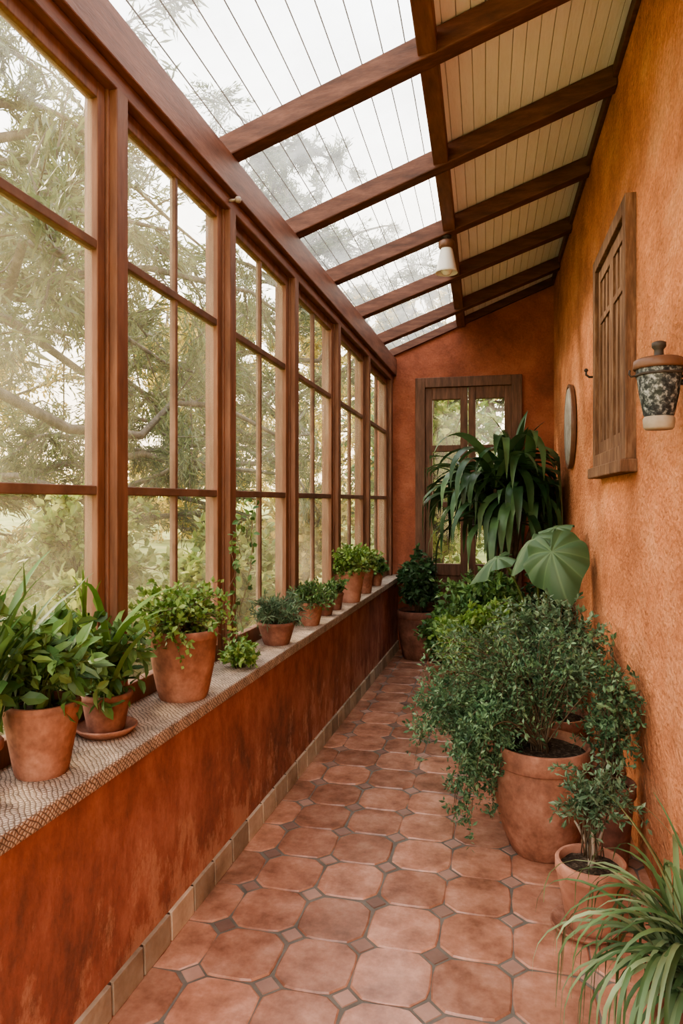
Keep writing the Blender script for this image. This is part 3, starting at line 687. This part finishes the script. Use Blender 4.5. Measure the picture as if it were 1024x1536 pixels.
bigleaf((-.05,-.14,1.09),(-.55,-.15,.85),(-.75,-.5,-.3),.17)
bigleaf((-.24,-.08,.98),(-.35,-.20,.95),(-.9,-.2,-.35),.15)
bigleaf((.08,.04,1.15),(-.3,-.3,.9),(.1,.3,-.1),.12)
mb.obj('stems',M['gstem'],smooth=True,parent=p); o=bl.obj('leaves',M['lf_big'],smooth=True,parent=p)
at=o.data.attributes.new('vein','FLOAT','POINT'); at.data.foreach_set('value',veins)
# M main big shrub
p=empty('potted_shrub',(.135,2.72,0)); tag(p,'large sprawling fine-leaved shrub in big terracotta pot, branches draping','potted plant')
z=pot(p,.178,.40,'clay',rb=.112,rim=.022,rimh=.075,bulge=.15)
shrub(p,z,(.43,.30,.20,.28),84,9,13,.020,.0085,'lf_shrub','rh','stem',.0026,.26,.9,xmax=.31,up=.5,full=.35,ctr=(-.09,.10),t0=.18,droop=.45)
def drape(par,z0,n,mat,xs,ys,zs,lift=.26):
    mb=MB(); LP=[];LD=[]
    for i in range(n):
        e=np.array([rng.uniform(*xs),rng.uniform(*ys),rng.uniform(*zs)])
        c=np.array([e[0]*.9,e[1]*.9,z0+lift+.15*rng.random()])
        P=bez((0,0,z0),c,e,12); mb.tube(P,[.0030*(1-.07*k) for k in range(12)],4)
        for k in range(26):
            t=.42+.58*rng.random(); f=t*10.99; j=int(f); q=P[j]+(P[j+1]-P[j])*(f-j)
            dv=rng.normal(0,1,3); dv/=np.linalg.norm(dv); ln=.035+.05*rng.random()
            for _ in range(10):
                LP.append(q+dv*ln*rng.random()+rng.normal(0,.004,3)); LD.append(rng.normal(0,1,3)+dv)
    sc=.6+.8*rng.random(len(LP))
    mb.obj('draping_stems',M['stem'],smooth=True,parent=par)
    leaf_mesh(LP,LD,.020*sc,.009*sc,'rh',.4,'draping_foliage',M[mat],par,xmax=.31)
drape(p,z,20,'lf_shrub',(-.32,-.15),(-.26,.0),(.08,.38))
drape(p,z,18,'lf_shrub',(-.50,-.28),(-.12,.25),(.22,.50))
drape(p,z,5,'lf_grey',(.10,.26),(-.10,.3),(.62,.80),.30)
p=empty('potted_shrub',(.22,3.25,0)); tag(p,'airy tall shrub with wiry stems in terracotta pot against wall','potted plant')
z=pot(p,.15,.36,'clay',rim=.012)
shrub(p,z,(.34,.28,.26,.32),70,7,9,.026,.013,'lf_grey','rh','stem',.003,.24,.9,xmax=.22,up=.4,full=.4,ctr=(-.04,0))
# N bonsai-like
saucer((.235,2.24,0),.10,'clay')
p=empty('potted_bonsai',(.255,2.25,.008)); tag(p,'small twisted-stem bush in pale terracotta pot with gravel soil','potted plant')
z=pot(p,.105,.20,'clayP',rb=.070,rim=.010,rimh=.04)
mb=MB()
for dx,dy in ((.03,0),(-.035,.01),(.0,-.03)):
    mb.tube(bez((0,0,z-.005),(dx*.2+.01,dy*.2,z+.06),(dx*1.3,dy*1.3,z+.13),8),[.009,.008,.007,.006,.005,.005,.004,.003],8)
mb.obj('trunk',M['greywood'],smooth=True,parent=p)
shrub(p,z+.04,(.17,.12,.13,.20),38,5,8,.022,.009,'lf_grey','rh','stem',.002,.35,.6,xmax=.22,up=.4,full=.35)
p=empty('potted_shrub',(.37,2.66,0)); tag(p,'wiry green shrub in dark terracotta pot tucked by wall','potted plant')
z=pot(p,.085,.30,'clayD')
shrub(p,z,(.13,.18,.32,.30),46,6,8,.022,.011,'lf_shrub','rh','stem',.0022,.28,.7,xmax=.10,up=.4,full=.35,t0=.15,droop=.5)
# spider / grass plant
p=empty('potted_spider_plant',(.385,1.56,0)); tag(p,'arching grassy plant with long striped leaves spilling to floor','potted plant')
z=pot(p,.10,.32,'clayD')
straps(p,(.0,0,z+.01),200,(.28,.50),(.008,.012),'lf_grassy',(30,88),1.15,seg=12,xmax=.11,zmin=.0,jit=.028)
straps(p,(.02,0,z+.01),12,(.36,.56),(.006,.009),'lf_grassy',(74,89),.25,name='upright_leaves',seg=12,xmax=.11,zmin=.0)

# ---------------------------------------------------------------- garden outside
mb=MB(); n=30
V=[];F=[]
for i in range(n+1):
    for j in range(n+1):
        x=-32+i*44/n; y=-12+j*60/n
        dist=max(0,math.hypot(max(0,-1.4-x),max(0,y-6.4))-1)
        inside=(-1.4<x<.8 and y<6.4)
        V.append((x,y,-.08+ (0 if inside else .05*dist+.15*math.sin(x*.7)*math.cos(y*.5)*min(1,dist*.3))))
for i in range(n):
    for j in range(n): F.append((i*(n+1)+j,(i+1)*(n+1)+j,(i+1)*(n+1)+j+1,i*(n+1)+j+1))
mb.add(V,F); o=mb.obj('garden_ground',M['grass'],smooth=True); tag(o,'sloping green garden ground outside the windows','ground',kind='stuff')

def make_tree(h,nbr,seed,nl,L,Wd,lean=.1,spread=.38,low=.15,mat='lf_tree',nsub=12):
    global rng
    keep=rng; rng=np.random.default_rng(seed)
    mb=MB(); pts=[]; q=np.array([0,0,0.]); 
    for k in range(10):
        pts.append(q.copy()); q=q+np.array([rng.normal(lean,.10)*h/10,rng.normal(0,.10)*h/10,h/10])
    pts=np.array(pts); mb.tube(pts,[.022*h*(1-.09*k) for k in range(10)],8)
    LP=[];LD=[]
    for b in range(nbr):
        t=low+(.98-low)*rng.random(); f=t*8.99; j=int(f); p=pts[j]+(pts[j+1]-pts[j])*(f-j)
        a=rng.random()*2*math.pi; ln=h*spread*(1.1-.6*t)*(.6+.6*rng.random())
        e=p+np.array([math.cos(a)*ln,math.sin(a)*ln,ln*rng.uniform(-.3,.35)])
        c=(p+e)/2+np.array([rng.normal(0,.1),rng.normal(0,.1),rng.uniform(.05,.3)])*ln
        P=bez(p,c,e,8); P[1:-1]+=rng.normal(0,.03*ln,(6,3)); mb.tube(P,[.0075*h*(1-t*.5)*(1-.11*k) for k in range(8)],5)
        for s in range(nsub):
            tt=.2+.8*rng.random(); f=tt*6.99; j=int(f); p2=P[j]+(P[j+1]-P[j])*(f-j)
            d=rng.normal(0,1,3)+np.array([0,0,-.35]); d/=np.linalg.norm(d); l2=ln*.22*(.5+rng.random())
            e2=p2+d*l2; mb.tube([p2,(p2+e2)/2+rng.normal(0,.05,3)*l2,e2],[.0012*h,.0009*h,.0004*h],3,cap=False)
            u=rng.random(nl); LP.append(p2+(e2-p2)*u[:,None]+rng.normal(0,.06*l2+.015,(nl,3))); LD.append(rng.normal(0,.5,(nl,3))+d)
    LP=np.concatenate(LP);LD=np.concatenate(LD); sc=.6+.8*rng.random(len(LP))
    e=empty('garden_tree',(0,0,0))
    t=mb.obj('trunk',M['bark'],smooth=True,parent=e); l=leaf_mesh(LP,LD,L*sc,Wd*sc,'rh',.3,'foliage',M[mat],e)
    rng=keep
    return e,[t,l]
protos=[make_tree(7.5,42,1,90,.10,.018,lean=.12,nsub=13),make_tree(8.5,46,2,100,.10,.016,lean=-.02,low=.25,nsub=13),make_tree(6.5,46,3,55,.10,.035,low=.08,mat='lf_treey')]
first=[True]*3
def put_tree(k,x,y,z,rot,s):
    e,parts=protos[k]
    if first[k]: ne=e; first[k]=False
    else:
        ne=e.copy(); COL.objects.link(ne)
        for q in parts:
            c=q.copy(); c.parent=ne; COL.objects.link(c)
    ne.location=(x,y,z); ne.rotation_euler=(0,0,rot); ne.scale=(s,s,s)
    tag(ne,'garden tree with golden sun glow coloured into its foliage outside the glass' if k==2 else 'tall green garden tree with fine foliage outside','tree','garden trees')
for k,x,y,rot,s in [(1,-4.0,4.2,.3,.95),(0,-4.9,7.7,2.1,1.0),(2,-9.0,9.2,1.0,1.0),(1,-3.2,10.6,4.0,.95),(2,-6.2,14.0,2.2,1.0),(0,-12.5,14.0,5.0,1.1),
                  (2,-2.6,16.5,.5,1.1),(2,-10.5,20.0,1.9,1.3),(0,.2,11.6,3.0,.85),(2,-17,11.0,.1,1.3),(2,-6.0,22,1.0,1.4)]:
    put_tree(k,x,y,-.1,rot,s)
def bush(x,y,r,h,mat,n=60):
    e=empty('garden_bush',(x,y,-.05)); tag(e,'leafy green garden bush outside the glass','bush','garden bushes')
    shrub(e,0,(r,r,h*.5,h*.5),n,7,8,.09,.05,mat,'ov','stem',.01,.25,.5,up=.5,zmin=0)
for x,y,r,h,m_ in [(-2.1,2.6,.5,1.0,'lf_hedge'),(-2.3,3.7,.55,.95,'lf_hedge'),(-2.2,5.0,.55,1.0,'lf_hedge'),(-2.6,6.6,.7,1.2,'lf_hedge'),(-3.6,3.3,.7,1.2,'lf_treey'),(-3.8,5.8,.9,1.5,'lf_hedge'),
                  (-2.5,8.5,.9,1.6,'lf_treey'),(-.75,7.5,.8,3.0,'lf_hedge'),(.4,7.7,.8,3.0,'lf_mid'),(-1.2,9.0,.9,3.2,'lf_mid')]:
    bush(x,y,r,h,m_)

# ---------------------------------------------------------------- world, sun, camera
w=bpy.data.worlds.new('sky'); S.world=w; w.use_nodes=True; nt=w.node_tree; nt.nodes.clear()
out=N(nt,'ShaderNodeOutputWorld'); bg=N(nt,'ShaderNodeBackground'); tc=N(nt,'ShaderNodeTexCoord'); sx=N(nt,'ShaderNodeSeparateXYZ')
nt.links.new(tc.outputs['Generated'],sx.inputs[0])
r=ramp(nt,[(.55,.50,.40),(1.0,.74,.42),(1.0,.92,.78),(.93,.96,1.0)],[.0,.49,.62,.85])
mr=N(nt,'ShaderNodeMapRange'); mr.inputs['From Min'].default_value=-1; mr.inputs['From Max'].default_value=1
nt.links.new(sx.outputs['Z'],mr.inputs['Value']); nt.links.new(mr.outputs[0],r.inputs[0]); nt.links.new(r.outputs[0],bg.inputs[0])
bg.inputs[1].default_value=5.8; nt.links.new(bg.outputs[0],out.inputs[0])
ld=bpy.data.lights.new('sun','SUN'); ld.energy=13; ld.angle=math.radians(12); ld.color=(1,.81,.55)
lo=bpy.data.objects.new('sun',ld); COL.objects.link(lo); lo.location=(-6,4,8)
lo.rotation_euler=Vector((.80,-.38,-.46)).to_track_quat('-Z','Y').to_euler()
cd=bpy.data.cameras.new('camera'); co=bpy.data.objects.new('camera',cd); COL.objects.link(co)
co.location=(0,0,1.3); co.rotation_euler=(math.radians(90),0,math.radians(13.13))
cd.sensor_width=36; cd.lens=24.6; cd.shift_y=-16/1536; cd.clip_start=.02; cd.clip_end=200
S.camera=co
